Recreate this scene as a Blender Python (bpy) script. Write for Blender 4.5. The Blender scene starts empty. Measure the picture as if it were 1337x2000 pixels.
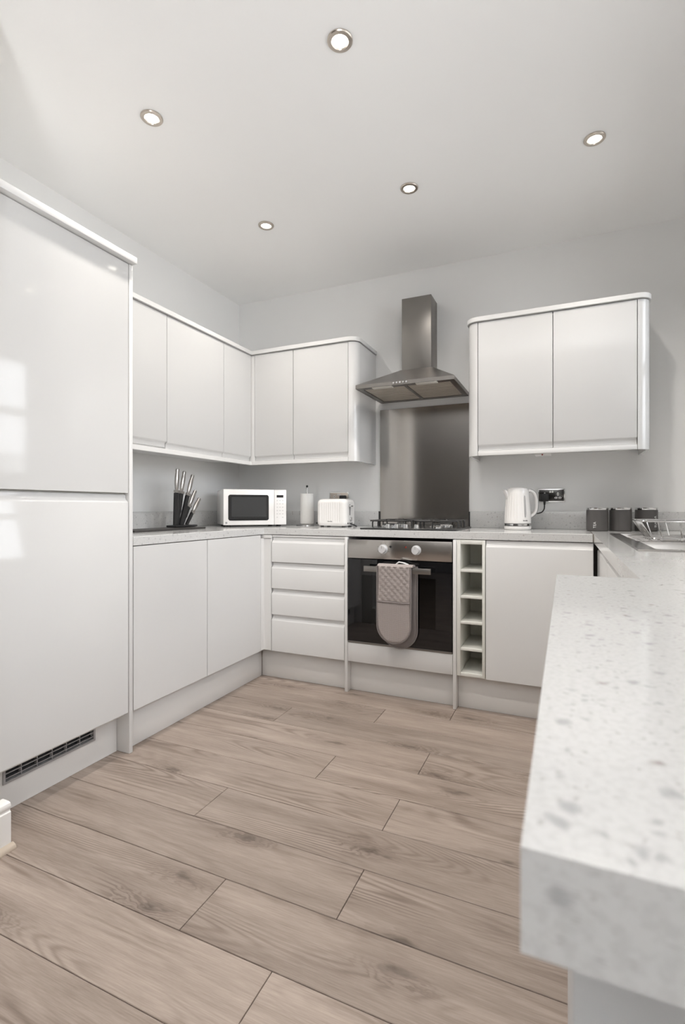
import bpy, bmesh, math, random
from mathutils import Vector, Matrix
S = bpy.context.scene
C = S.collection
PI = math.pi
random.seed(7)

# ------------------------------------------------------------------ camera
cam_d = bpy.data.cameras.new('camera'); cam = bpy.data.objects.new('camera', cam_d); C.objects.link(cam)
cam.location = (2.280, -3.1806, 1.0371)
cam.rotation_euler = (PI/2, 0, math.radians(24.01))
cam_d.sensor_fit = 'HORIZONTAL'; cam_d.sensor_width = 24.0
cam_d.lens = 978.74/1337*24.0
cam_d.shift_y = -8.35/1337
cam_d.clip_start = 0.02
cam_d.dof.use_dof = True; cam_d.dof.focus_distance = 2.7; cam_d.dof.aperture_fstop = 7.5
S.camera = cam

# ------------------------------------------------------------------ sky, exposure
W = bpy.data.worlds.new('sky'); S.world = W; W.use_nodes = True
nt = W.node_tree; nt.nodes.clear()
wo = nt.nodes.new('ShaderNodeOutputWorld'); bg = nt.nodes.new('ShaderNodeBackground')
tc = nt.nodes.new('ShaderNodeTexCoord'); sp = nt.nodes.new('ShaderNodeSeparateXYZ'); rp = nt.nodes.new('ShaderNodeValToRGB')
rp.color_ramp.elements[0].position = 0.0; rp.color_ramp.elements[0].color = (0.95, 0.96, 1.0, 1)
rp.color_ramp.elements[1].position = 0.9; rp.color_ramp.elements[1].color = (0.80, 0.88, 1.0, 1)
nt.links.new(tc.outputs['Generated'], sp.inputs[0]); nt.links.new(sp.outputs['Z'], rp.inputs[0])
nt.links.new(rp.outputs[0], bg.inputs['Color']); nt.links.new(bg.outputs[0], wo.inputs[0])
bg.inputs['Strength'].default_value = 4.7
S.view_settings.view_transform = 'Standard'; S.view_settings.look = 'None'
S.view_settings.gamma = 1.0; S.view_settings.use_curve_mapping = False
S.view_settings.exposure = 0.70
S.cycles.max_bounces = 12; S.cycles.diffuse_bounces = 8; S.cycles.glossy_bounces = 6
S.cycles.caustics_reflective = False; S.cycles.caustics_refractive = False
S.cycles.sample_clamp_indirect = 6.0
DOWN_W = 19.0      # watts of each ceiling downlight
UP_W, UP_X, UP_Y = 40.0, 2.45, -4.3   # added upward fill lamp in the dining end
DOWN_COL = (1.0, 0.945, 0.88)

def portal(name, loc, rot, sx, sy):
    l = bpy.data.lights.new(name, 'AREA'); l.shape = 'RECTANGLE'; l.size = sx; l.size_y = sy; l.cycles.is_portal = True
    o = bpy.data.objects.new(name, l); C.objects.link(o); o.location = loc; o.rotation_euler = rot
portal('window_portal', (3.12, -1.34, 1.785), (0, PI/2, 0), 1.05, 2.05)

# ------------------------------------------------------------------ materials
def mat(name, col, rough=0.5, metal=0.0, spec=0.5, coat=0.0, coat_rough=0.03, **kw):
    m = bpy.data.materials.new(name); m.use_nodes = True
    b = m.node_tree.nodes['Principled BSDF']
    b.inputs['Base Color'].default_value = (*col, 1); b.inputs['Roughness'].default_value = rough
    b.inputs['Metallic'].default_value = metal; b.inputs['Specular IOR Level'].default_value = spec
    b.inputs['Coat Weight'].default_value = coat; b.inputs['Coat Roughness'].default_value = coat_rough
    for k, v in kw.items(): b.inputs[k.replace('_', ' ')].default_value = v
    return m
def nodes(m): return m.node_tree.nodes, m.node_tree.links, m.node_tree.nodes['Principled BSDF']
def N(nd, t, **kw):
    n = nd.new(t)
    for k, v in kw.items():
        if k in n.inputs: n.inputs[k].default_value = v
        else: setattr(n, k, v)
    return n
def add_bump(m, scale, strength, dist=0.001, stretch=(1, 1, 1), detail=3):
    nd, ln, b = nodes(m)
    t = N(nd, 'ShaderNodeTexCoord'); mp = N(nd, 'ShaderNodeMapping'); mp.inputs['Scale'].default_value = stretch
    nz = N(nd, 'ShaderNodeTexNoise', Scale=scale, Detail=detail); bp = N(nd, 'ShaderNodeBump', Strength=strength, Distance=dist)
    ln.new(t.outputs['Object'], mp.inputs[0]); ln.new(mp.outputs[0], nz.inputs['Vector']); ln.new(nz.outputs[0], bp.inputs['Height']); ln.new(bp.outputs[0], b.inputs['Normal'])
    return m
M = {}
M['wall'] = add_bump(mat('wall_paint', (0.86, 0.86, 0.855), 0.75), 180, 0.12, 0.0006)
M['ceil'] = add_bump(mat('ceiling_paint', (0.93, 0.93, 0.925), 0.8), 150, 0.1, 0.0006)
M['gloss'] = mat('gloss_white_door', (0.66, 0.658, 0.653), 0.14, spec=0.45, coat=0.15, coat_rough=0.04)
M['satin'] = mat('white_board', (0.72, 0.717, 0.71), 0.38)
M['fridge'] = mat('gloss_white_fridge_door', (0.63, 0.628, 0.623), 0.07, spec=0.38, coat=0.12, coat_rough=0.03)
M['carcass'] = mat('white_carcass', (0.72, 0.72, 0.68), 0.45)
M['dark'] = mat('dark_gap', (0.03, 0.03, 0.03), 0.7)
M['skirt'] = mat('white_gloss_paint', (0.80, 0.79, 0.77), 0.25)
M['plinth'] = mat('plinth_board', (0.70, 0.69, 0.675), 0.33)
M['black_glass'] = mat('black_glass', (0.006, 0.006, 0.007), 0.03, spec=0.6)
M['black_plastic'] = mat('black_plastic', (0.015, 0.015, 0.016), 0.4)
M['black_enamel'] = mat('black_enamel', (0.02, 0.02, 0.02), 0.22)
M['iron'] = mat('cast_iron', (0.025, 0.024, 0.024), 0.5)
M['chrome'] = mat('chrome', (0.75, 0.75, 0.75), 0.12, 1.0)
M['nickel'] = mat('brushed_nickel', (0.62, 0.56, 0.50), 0.30, 1.0)
M['black_nickel'] = mat('polished_socket_plate', (0.07, 0.068, 0.066), 0.16, 1.0)
M['white_plastic'] = mat('white_plastic', (0.80, 0.79, 0.775), 0.28)
M['appliance'] = mat('white_gloss_appliance', (0.80, 0.785, 0.77), 0.18, coat=0.3)
M['knob'] = mat('silver_knob', (0.72, 0.72, 0.73), 0.35, 0.35)
M['paper'] = add_bump(mat('tissue_paper', (0.84, 0.83, 0.81), 0.9), 260, 0.35, 0.001)
M['canister'] = mat('charcoal_coated_tin', (0.085, 0.08, 0.078), 0.42)
M['print_white'] = mat('white_print', (0.75, 0.75, 0.75), 0.5)
M['print_dark'] = mat('dark_print', (0.06, 0.06, 0.06), 0.5)
M['blade'] = mat('dark_blade', (0.10, 0.10, 0.10), 0.25, 0.9)
M['steel_handle'] = mat('knife_steel', (0.45, 0.43, 0.41), 0.28, 1.0)
M['shaded_panel'] = mat('breakfast_bar_panel', (0.62, 0.63, 0.64), 0.4)  # bluish grey puts the shade on a white panel into its colour
M['filter'] = mat('hood_filter', (0.62, 0.57, 0.50), 0.45, 0.6)
M['diffuser'] = mat('lamp_cover', (0.75, 0.72, 0.66), 0.3)
M['red'] = mat('red_lens', (0.30, 0.025, 0.012), 0.3)
M['grey_plastic'] = mat('grey_plastic', (0.30, 0.30, 0.30), 0.35)
M['gauge'] = mat('water_gauge', (0.40, 0.40, 0.40), 0.15)
M['bead'] = mat('floor_bead', (0.44, 0.37, 0.30), 0.5)
M['slate'] = mat('dark_board', (0.035, 0.032, 0.03), 0.45)
M['fabric_trim'] = mat('glove_trim', (0.22, 0.195, 0.19), 0.9)
M['grille'] = mat('grey_grille', (0.34, 0.33, 0.33), 0.4)
M['paving'] = mat('outdoor_paving', (0.74, 0.72, 0.68), 0.9)
M['unlit_wall'] = mat('unlit_room_shade', (0.20, 0.19, 0.18), 0.8)  # dark colour stands in for the gloom of an unlit room in reflections

def steel(name, col, rough, stretch, aniso=0.0, rot=0.0, axis='Z'):
    m = mat(name, col, rough, 1.0)
    nd, ln, b = nodes(m)
    t = N(nd, 'ShaderNodeTexCoord'); mp = N(nd, 'ShaderNodeMapping'); mp.inputs['Scale'].default_value = stretch
    nz = N(nd, 'ShaderNodeTexNoise', Scale=6.0, Detail=4.0)
    mr = N(nd, 'ShaderNodeMapRange'); mr.inputs['To Min'].default_value = rough*0.8; mr.inputs['To Max'].default_value = rough*1.2
    ln.new(t.outputs['Object'], mp.inputs[0]); ln.new(mp.outputs[0], nz.inputs['Vector']); ln.new(nz.outputs[0], mr.inputs['Value']); ln.new(mr.outputs[0], b.inputs['Roughness'])
    bp = N(nd, 'ShaderNodeBump', Strength=0.04, Distance=0.0004); ln.new(nz.outputs[0], bp.inputs['Height']); ln.new(bp.outputs[0], b.inputs['Normal'])
    if aniso:
        tg = N(nd, 'ShaderNodeTangent'); tg.direction_type = 'RADIAL'; tg.axis = axis
        ln.new(tg.outputs[0], b.inputs['Tangent']); b.inputs['Anisotropic'].default_value = aniso; b.inputs['Anisotropic Rotation'].default_value = rot
    return m
M['steel'] = steel('brushed_steel', (0.27, 0.255, 0.24), 0.36, (1, 1, 120))
M['steel_splash'] = steel('brushed_steel_sheet', (0.40, 0.38, 0.36), 0.15, (1, 1, 160), 0.94, 0.25)
M['steel_oven'] = steel('brushed_steel_fascia', (0.46, 0.435, 0.41), 0.18, (1, 1, 160), 0.85, 0.25)
M['sink'] = steel('sink_steel', (0.50, 0.485, 0.47), 0.17, (1, 60, 1))

def emissive(name, col, s):
    m = mat(name, (0.8, 0.8, 0.8), 0.5); nd, ln, b = nodes(m)
    b.inputs['Emission Color'].default_value = (*col, 1); b.inputs['Emission Strength'].default_value = s
    return m
M['bulb'] = emissive('lit_bulb', (1.0, 0.93, 0.82), 9.0)

def clear_glass(name, tint, refl_rough=0.02):
    m = bpy.data.materials.new(name); m.use_nodes = True; nd = m.node_tree.nodes; ln = m.node_tree.links; nd.clear()
    o = nd.new('ShaderNodeOutputMaterial'); mx = nd.new('ShaderNodeMixShader'); tr = nd.new('ShaderNodeBsdfTransparent'); gl = nd.new('ShaderNodeBsdfGlossy'); fr = nd.new('ShaderNodeFresnel')
    tr.inputs[0].default_value = (*tint, 1); gl.inputs['Roughness'].default_value = refl_rough; fr.inputs[0].default_value = 1.5
    ln.new(fr.outputs[0], mx.inputs[0]); ln.new(tr.outputs[0], mx.inputs[1]); ln.new(gl.outputs[0], mx.inputs[2]); ln.new(mx.outputs[0], o.inputs[0])
    return m
M['glass'] = clear_glass('window_glass', (0.96, 0.97, 0.97))
M['oven_glass'] = clear_glass('tinted_oven_glass', (0.10, 0.10, 0.10))
M['smoke'] = clear_glass('smoked_acrylic', (0.35, 0.35, 0.35))

def quartz():
    m = mat('speckled_quartz', (0.75, 0.75, 0.74), 0.13, spec=0.5, coat=0.25, coat_rough=0.05)
    nd, ln, b = nodes(m)
    t = N(nd, 'ShaderNodeTexCoord')
    nz = N(nd, 'ShaderNodeTexNoise', Scale=60.0, Detail=3.0)
    vm = N(nd, 'ShaderNodeVectorMath', operation='MULTIPLY_ADD'); vm.inputs[1].default_value = (0.012,)*3
    ln.new(nz.outputs['Color'], vm.inputs[0]); ln.new(t.outputs['Object'], vm.inputs[2])
    last = None
    base = N(nd, 'ShaderNodeTexNoise', Scale=220.0, Detail=2.0); ln.new(t.outputs['Object'], base.inputs['Vector'])
    rb = N(nd, 'ShaderNodeValToRGB'); rb.color_ramp.elements[0].position = 0.36; rb.color_ramp.elements[0].color = (0.57, 0.57, 0.565, 1)
    rb.color_ramp.elements[1].position = 0.56; rb.color_ramp.elements[1].color = (0.625, 0.625, 0.62, 1)
    ln.new(base.outputs[0], rb.inputs[0]); last = rb.outputs[0]
    for sc, thr, lim, col, f in ((46, 0.11, 0.34, (0.30, 0.30, 0.31), 0.58), (95, 0.14, 0.28, (0.34, 0.34, 0.345), 0.60), (170, 0.18, 0.22, (0.40, 0.39, 0.38), 0.6), (52, 0.08, 0.10, (0.24, 0.17, 0.15), 0.65)):
        v = N(nd, 'ShaderNodeTexVoronoi', Scale=float(sc)); ln.new(vm.outputs[0], v.inputs['Vector'])
        sp_ = N(nd, 'ShaderNodeSeparateColor'); ln.new(v.outputs['Color'], sp_.inputs[0])
        lt = N(nd, 'ShaderNodeMath', operation='LESS_THAN'); lt.inputs[1].default_value = lim; ln.new(sp_.outputs[0], lt.inputs[0])
        mr = N(nd, 'ShaderNodeMapRange'); mr.inputs['From Min'].default_value = thr; mr.inputs['From Max'].default_value = thr+0.16; mr.inputs['To Min'].default_value = f; mr.inputs['To Max'].default_value = 0.0
        ln.new(v.outputs['Distance'], mr.inputs['Value'])
        mu = N(nd, 'ShaderNodeMath', operation='MULTIPLY'); ln.new(lt.outputs[0], mu.inputs[0]); ln.new(mr.outputs[0], mu.inputs[1])
        mx = N(nd, 'ShaderNodeMix', data_type='RGBA'); mx.inputs[7].default_value = (*col, 1)
        ln.new(mu.outputs[0], mx.inputs[0]); ln.new(last, mx.inputs[6]); last = mx.outputs[2]
    ln.new(last, b.inputs['Base Color'])
    return m
M['quartz'] = quartz()

def oak():
    m = mat('oak_laminate', (0.40, 0.33, 0.27), 0.38, spec=0.4)
    nd, ln, b = nodes(m)
    t = N(nd, 'ShaderNodeTexCoord'); oi = N(nd, 'ShaderNodeObjectInfo')
    off = N(nd, 'ShaderNodeVectorMath', operation='MULTIPLY'); off.inputs[1].default_value = (37.0, 91.0, 17.0)
    cmb = N(nd, 'ShaderNodeCombineXYZ')
    for i in range(3): ln.new(oi.outputs['Random'], cmb.inputs[i])
    ln.new(cmb.outputs[0], off.inputs[0])
    ad = N(nd, 'ShaderNodeVectorMath', operation='ADD'); ln.new(t.outputs['Object'], ad.inputs[0]); ln.new(off.outputs[0], ad.inputs[1])
    def mapped(scale):
        mp = N(nd, 'ShaderNodeMapping'); mp.inputs['Scale'].default_value = scale; ln.new(ad.outputs[0], mp.inputs[0]); return mp.outputs[0]
    def math_(op, a, bb=None):
        n = N(nd, 'ShaderNodeMath', operation=op)
        for i, v in enumerate((a, bb)):
            if v is None: continue
            if isinstance(v, (int, float)): n.inputs[i].default_value = v
            else: ln.new(v, n.inputs[i])
        return n.outputs[0]
    def rng(v, a, bb, c, d):
        n = N(nd, 'ShaderNodeMapRange'); ln.new(v, n.inputs['Value'])
        for k, x in (('From Min', a), ('From Max', bb), ('To Min', c), ('To Max', d)): n.inputs[k].default_value = x
        return n.outputs[0]
    # knots: sparse stretched cells
    kv = N(nd, 'ShaderNodeTexVoronoi', Scale=1.0); kv.voronoi_dimensions = '2D'; kv.inputs['Randomness'].default_value = 0.85; 
    warp = N(nd, 'ShaderNodeTexNoise', Scale=1.0, Detail=3.0); ln.new(mapped((14, 40, 1)), warp.inputs['Vector'])
    wv = N(nd, 'ShaderNodeVectorMath', operation='MULTIPLY_ADD'); wv.inputs[1].default_value = (0.42, 0.42, 0); ln.new(warp.outputs['Color'], wv.inputs[0]); ln.new(mapped((2.4, 7.5, 0)), wv.inputs[2])
    ln.new(wv.outputs[0], kv.inputs['Vector'])
    ksep = N(nd, 'ShaderNodeSeparateColor'); ln.new(kv.outputs['Color'], ksep.inputs[0])
    ksel = math_('LESS_THAN', ksep.outputs[0], 0.28)
    kd = kv.outputs['Distance']
    knot = math_('MULTIPLY', rng(kd, 0.02, 0.30, 1.0, 0.0), ksel)
    core = math_('MULTIPLY', rng(kd, 0.02, 0.13, 1.0, 0.0), ksel)
    # flowing contour grain (cathedrals), thin lines that come and go
    big = N(nd, 'ShaderNodeTexNoise', Scale=1.0, Detail=1.0, Roughness=0.4, Distortion=0.15); ln.new(mapped((0.75, 5.2, 0)), big.inputs['Vector'])
    wob = N(nd, 'ShaderNodeTexNoise', Scale=1.0, Detail=3.0, Roughness=0.6); ln.new(mapped((7, 60, 0)), wob.inputs['Vector'])
    field = math_('ADD', big.outputs[0], math_('MULTIPLY', knot, 0.10))
    field = math_('ADD', field, math_('MULTIPLY', wob.outputs[0], 0.018))
    rings = math_('SINE', math_('MULTIPLY', field, 210.0))
    rings = math_('POWER', rng(rings, -1, 1, 0, 1), 1.8)
    mask = N(nd, 'ShaderNodeTexNoise', Scale=1.0, Detail=2.0); ln.new(mapped((1.7, 8.0, 0)), mask.inputs['Vector'])
    rmask = rng(mask.outputs[0], 0.46, 0.64, 0.05, 1.0)
    # fibres
    fib = N(nd, 'ShaderNodeTexNoise', Scale=1.0, Detail=4.0, Roughness=0.7); ln.new(mapped((14, 330, 1)), fib.inputs['Vector'])
    stk = N(nd, 'ShaderNodeTexNoise', Scale=1.0, Detail=4.0, Roughness=0.62, Distortion=0.2); ln.new(mapped((1.3, 15, 1)), stk.inputs['Vector'])
    tone = rng(stk.outputs[0], 0.30, 0.74, 0.0, 1.0)
    tone = math_('ADD', math_('MULTIPLY', tone, 0.55), math_('MULTIPLY', rng(fib.outputs[0], 0.25, 0.75, 0, 1), 0.45))
    cr = N(nd, 'ShaderNodeValToRGB'); e = cr.color_ramp.elements
    e[0].position = 0.12; e[0].color = (0.425, 0.352, 0.305, 1); e[1].position = 0.90; e[1].color = (0.20, 0.156, 0.128, 1)
    ln.new(tone, cr.inputs[0])
    def dark(src, fac, col):
        mx = N(nd, 'ShaderNodeMix', data_type='RGBA'); ln.new(fac, mx.inputs[0]); ln.new(src, mx.inputs[6]); mx.inputs[7].default_value = (*col, 1); return mx.outputs[2]
    c = dark(cr.outputs[0], math_('MULTIPLY', math_('MULTIPLY', rings, rmask), 0.62), (0.135, 0.098, 0.076))
    halo = math_('MULTIPLY', rng(kd, 0.02, 0.42, 1.0, 0.0), ksel)
    c = dark(c, math_('MULTIPLY', halo, 0.40), (0.13, 0.095, 0.074))
    c = dark(c, math_('MULTIPLY', core, 0.55), (0.055, 0.039, 0.030))
    # each plank a little lighter or darker than the next
    hs = N(nd, 'ShaderNodeHueSaturation'); ln.new(c, hs.inputs['Color']); ln.new(rng(oi.outputs['Random'], 0, 1, 0.90, 1.10), hs.inputs['Value'])
    ln.new(hs.outputs[0], b.inputs['Base Color'])
    bp = N(nd, 'ShaderNodeBump', Strength=0.18, Distance=0.0008); ln.new(fib.outputs[0], bp.inputs['Height']); ln.new(bp.outputs[0], b.inputs['Normal'])
    return m
M['oak'] = oak()

def fabric():
    m = mat('quilted_cotton', (0.40, 0.355, 0.34), 0.95, spec=0.1)
    nd, ln, b = nodes(m)
    t = N(nd, 'ShaderNodeTexCoord'); mp = N(nd, 'ShaderNodeMapping'); mp.inputs['Rotation'].default_value = (0, 0.0, 0); mp.inputs['Scale'].default_value = (1, 1, 1)
    ln.new(t.outputs['Object'], mp.inputs[0])
    out = []
    for d in ('X', 'Z'):
        w = N(nd, 'ShaderNodeTexWave', Scale=62.0, Distortion=1.2, bands_direction=d); w.inputs['Detail'].default_value = 1.0
        ln.new(mp.outputs[0], w.inputs['Vector']); out.append(w.outputs['Fac'])
    mu = N(nd, 'ShaderNodeMath', operation='MULTIPLY'); ln.new(out[0], mu.inputs[0]); ln.new(out[1], mu.inputs[1])
    cr = N(nd, 'ShaderNodeValToRGB'); cr.color_ramp.elements[0].color = (0.30, 0.262, 0.25, 1); cr.color_ramp.elements[1].color = (0.50, 0.45, 0.43, 1); cr.color_ramp.elements[1].position = 0.6
    ln.new(mu.outputs[0], cr.inputs[0]); ln.new(cr.outputs[0], b.inputs['Base Color'])
    bp = N(nd, 'ShaderNodeBump', Strength=0.6, Distance=0.002); ln.new(mu.outputs[0], bp.inputs['Height']); ln.new(bp.outputs[0], b.inputs['Normal'])
    return m
M['fabric'] = fabric()

def brick_mat():
    m = mat('painted_brick', (0.6, 0.58, 0.55), 0.85); nd, ln, b = nodes(m)
    t = N(nd, 'ShaderNodeTexCoord'); mp = N(nd, 'ShaderNodeMapping'); mp.inputs['Rotation'].default_value = (0, PI/2, PI/2)
    br = N(nd, 'ShaderNodeTexBrick', Scale=4.5); br.inputs['Color1'].default_value = (0.80, 0.77, 0.73, 1); br.inputs['Color2'].default_value = (0.72, 0.69, 0.65, 1); br.inputs['Mortar'].default_value = (0.5, 0.48, 0.46, 1)
    ln.new(t.outputs['Object'], mp.inputs[0]); ln.new(mp.outputs[0], br.inputs['Vector']); ln.new(br.outputs[0], b.inputs['Base Color'])
    return m
M['yard'] = brick_mat()

# ------------------------------------------------------------------ mesh helpers
class MB:
    def __init__(s): s.bm = bmesh.new()
    def box(s, x0, x1, y0, y1, z0, z1, bev=0.0, seg=2):
        r = bmesh.ops.create_cube(s.bm, size=1.0); vs = r['verts']
        for v in vs:
            v.co.x = x0 + (v.co.x+.5)*(x1-x0); v.co.y = y0 + (v.co.y+.5)*(y1-y0); v.co.z = z0 + (v.co.z+.5)*(z1-z0)
        if bev > 0:
            es = list({e for v in vs for e in v.link_edges})
            bmesh.ops.bevel(s.bm, geom=es, offset=bev, segments=seg, affect='EDGES', profile=0.5)
        return s
    def rings(s, rings, cap0=True, cap1=True, closed=True):
        L = [[s.bm.verts.new(p) for p in r] for r in rings]; n = len(L[0])
        for a, b in zip(L, L[1:]):
            for i in range(n if closed else n-1):
                j = (i+1) % n
                try: s.bm.faces.new((a[i], a[j], b[j], b[i]))
                except ValueError: pass
        if cap0: s.bm.faces.new(L[0][::-1])
        if cap1: s.bm.faces.new(L[-1])
        return s
    def lathe(s, prof, c=(0, 0, 0), seg=32, fn=None, cap0=True, cap1=True):
        R = []
        for r, z in prof:
            R.append([(c[0]+max(r, 1e-5)*(fn(2*PI*i/seg, z) if fn else 1)*math.cos(2*PI*i/seg), c[1]+max(r, 1e-5)*(fn(2*PI*i/seg, z) if fn else 1)*math.sin(2*PI*i/seg), c[2]+z) for i in range(seg)])
        return s.rings(R, cap0, cap1)
    def cyl(s, p0, p1, r0, r1=None, seg=20):
        p0 = Vector(p0); p1 = Vector(p1); r1 = r0 if r1 is None else r1
        d = (p1-p0).normalized(); a = d.orthogonal().normalized(); b = d.cross(a)
        return s.rings([[p + (a*math.cos(2*PI*i/seg) + b*math.sin(2*PI*i/seg))*r for i in range(seg)] for p, r in ((p0, r0), (p1, r1))])
    def tube(s, pts, r, seg=8, closed=False, rfn=None):
        P = [Vector(p) for p in pts]; n = len(P); R = []; a = None
        for i, p in enumerate(P):
            if closed: d = P[(i+1) % n] - P[i-1]
            else: d = P[min(i+1, n-1)] - P[max(i-1, 0)]
            d.normalize()
            a = d.orthogonal() if a is None else a - d*a.dot(d)
            if a.length < 1e-6: a = d.orthogonal()
            a.normalize(); b = d.cross(a); rr = rfn(i/(n-1)) if rfn else r
            R.append([p + (a*math.cos(2*PI*k/seg) + b*math.sin(2*PI*k/seg))*rr for k in range(seg)])
        if closed: return s.rings(R+[R[0]], False, False)
        return s.rings(R)
    def prism(s, poly, axis, lo, hi, bev=0.0):
        def P(u, v, w): return {'X': (w, u, v), 'Y': (u, w, v), 'Z': (u, v, w)}[axis]
        a = [s.bm.verts.new(P(u, v, lo)) for u, v in poly]; b = [s.bm.verts.new(P(u, v, hi)) for u, v in poly]
        n = len(poly); fs = [s.bm.faces.new(a[::-1]), s.bm.faces.new(b)]
        for i in range(n): fs.append(s.bm.faces.new((a[i], a[(i+1) % n], b[(i+1) % n], b[i])))
        if bev > 0:
            s.bm.normal_update()
            bmesh.ops.recalc_face_normals(s.bm, faces=fs)
            es = [e for e in {e for f in fs for e in f.edges} if e.calc_face_angle(0) > 0.6]
            bmesh.ops.bevel(s.bm, geom=es, offset=bev, segments=1, affect='EDGES', profile=0.5)
        return s
    def move(s, m): bmesh.ops.transform(s.bm, matrix=m, verts=s.bm.verts[:]); return s
    def build(s, name, m, parent=None, local=False, smooth=True, sharp=35):
        bm = s.bm
        bmesh.ops.remove_doubles(bm, verts=bm.verts[:], dist=1e-6)
        bmesh.ops.recalc_face_normals(bm, faces=bm.faces[:])
        root = parent
        while root is not None and root.parent is not None: root = root.parent
        if root is not None and not local:
            bmesh.ops.translate(bm, verts=bm.verts[:], vec=-root.location)
        me = bpy.data.meshes.new(name); bm.to_mesh(me); bm.free()
        if smooth:
            me.polygons.foreach_set('use_smooth', [True]*len(me.polygons)); me.set_sharp_from_angle(angle=math.radians(sharp))
        me.materials.append(M[m] if isinstance(m, str) else m)
        o = bpy.data.objects.new(name, me); C.objects.link(o)
        if parent is not None: o.parent = parent
        return o
def tag(o, label=None, cat=None, group=None, kind=None):
    if label: o['label'] = label
    if cat: o['category'] = cat
    if group: o['group'] = group
    if kind: o['kind'] = kind
    return o
def thing(name, label, cat, loc=(0, 0, 0), rotz=0.0, group=None):
    o = bpy.data.objects.new(name, None); C.objects.link(o); o.location = loc; o.rotation_euler = (0, 0, rotz)
    o.empty_display_size = 0.1
    return tag(o, label, cat, group)
def struct(o): o['kind'] = 'structure'; return o
def box(name, m, x0, x1, y0, y1, z0, z1, parent=None, bev=0.0, local=False): return MB().box(x0, x1, y0, y1, z0, z1, bev).build(name, m, parent, local)
def copy_tree(o, parent=None):
    c = o.copy(); C.objects.link(c); c.parent = parent
    for ch in list(o.children): copy_tree(ch, c)
    return c
def arc(cx, cy, r, a0, a1, n=10): return [(cx + r*math.cos(a0+(a1-a0)*i/n), cy + r*math.sin(a0+(a1-a0)*i/n)) for i in range(n+1)]
def rrect(x0, x1, y0, y1, r, n=5):
    return arc(x1-r, y1-r, r, 0, PI/2, n) + arc(x0+r, y1-r, r, PI/2, PI, n) + arc(x0+r, y0+r, r, PI, 1.5*PI, n) + arc(x1-r, y0+r, r, 1.5*PI, 2*PI, n)
def text(name, body, size, m, parent, mtx, extrude=0.0004):
    cu = bpy.data.curves.new(name, 'FONT'); cu.body = body; cu.size = size; cu.extrude = extrude; cu.align_x = 'CENTER'; cu.align_y = 'CENTER'
    t = bpy.data.objects.new(name, cu); C.objects.link(t)
    dg = bpy.context.evaluated_depsgraph_get()
    me = bpy.data.meshes.new_from_object(t.evaluated_get(dg)); bpy.data.objects.remove(t); bpy.data.curves.remove(cu)
    me.transform(mtx); me.materials.clear(); me.materials.append(M[m])
    o = bpy.data.objects.new(name, me); C.objects.link(o); o.parent = parent
    return o

# ------------------------------------------------------------------ room shell
H = 2.585
def wall(name, boxes, m='wall', label=None):
    b = MB()
    for q in boxes: b.box(*q)
    return struct(b.build(name, m, smooth=False))
wall('wall_back', [(-0.15, 3.15, 0.0, 0.15, -0.1, H)])
wall('wall_left', [(-0.15, 0.0, -2.36, 0.0, -0.1, H)])
wall('wall_left_return', [(0.0, 0.695, -2.36, -2.235, -0.1, H)])
WY0, WY1, WZ0, WZ1 = -2.35, -0.33, 1.27, 2.30
wall('wall_right', [(3.0, 3.15, -6.0, WY0, -0.1, H), (3.0, 3.15, WY1, 0.0, -0.1, H), (3.0, 3.15, WY0, WY1, -0.1, WZ0), (3.0, 3.15, WY0, WY1, WZ1, H)])
wall('wall_rear', [(-1.65, 3.15, -6.15, -6.0, -0.1, H)], 'unlit_wall')
wall('wall_dining', [(-1.65, -1.5, -6.0, -2.36, -0.1, H)], 'unlit_wall')
wall('wall_dining_end', [(-1.5, -0.15, -2.36, -2.25, -0.1, H)], 'unlit_wall')
struct(box('ceiling', 'ceil', -1.65, 3.15, -6.15, 0.15, H, H+0.1))
# window over the sink
w = struct(MB().build('window_1', 'skirt')); 
fr = MB()
for q in ((WY0, WY0+.06, WZ0, WZ1), (WY1-.06, WY1, WZ0, WZ1), (WY0+.06, WY1-.06, WZ0, WZ0+.06), (WY0+.06, WY1-.06, WZ1-.06, WZ1)): fr.box(3.05, 3.11, *q, bev=.004)
fr.build('frame', 'skirt', w)
box('transom', 'skirt', 3.05, 3.11, WY0+.06, WY1-.06, 1.80, 1.86, w, .004)
for y in (-1.01, -1.68):
    box('mullion', 'skirt', 3.05, 3.11, y-.03, y+.03, WZ0+.06, 1.80, w, .004)
    box('mullion', 'skirt', 3.05, 3.11, y-.03, y+.03, 1.86, WZ1-.06, w, .004)
for y0, y1 in ((WY0+.06, -1.71), (-1.65, -1.04), (-.98, WY1-.06)):
    for z0, z1 in ((WZ0+.06, 1.80), (1.86, WZ1-.06)): box('pane', 'glass', 3.078, 3.082, y0, y1, z0, z1, w)
box('sill', 'skirt', 2.97, 3.11, WY0-.03, WY1+.03, WZ0-.03, WZ0, w, .005)
struct(box('ground', 'paving', -12, 14, -14, 8, -0.25, -0.10))
struct(box('exterior_wall', 'yard', 5.2, 5.4, -7, 4, -0.1, 1.72))
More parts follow.
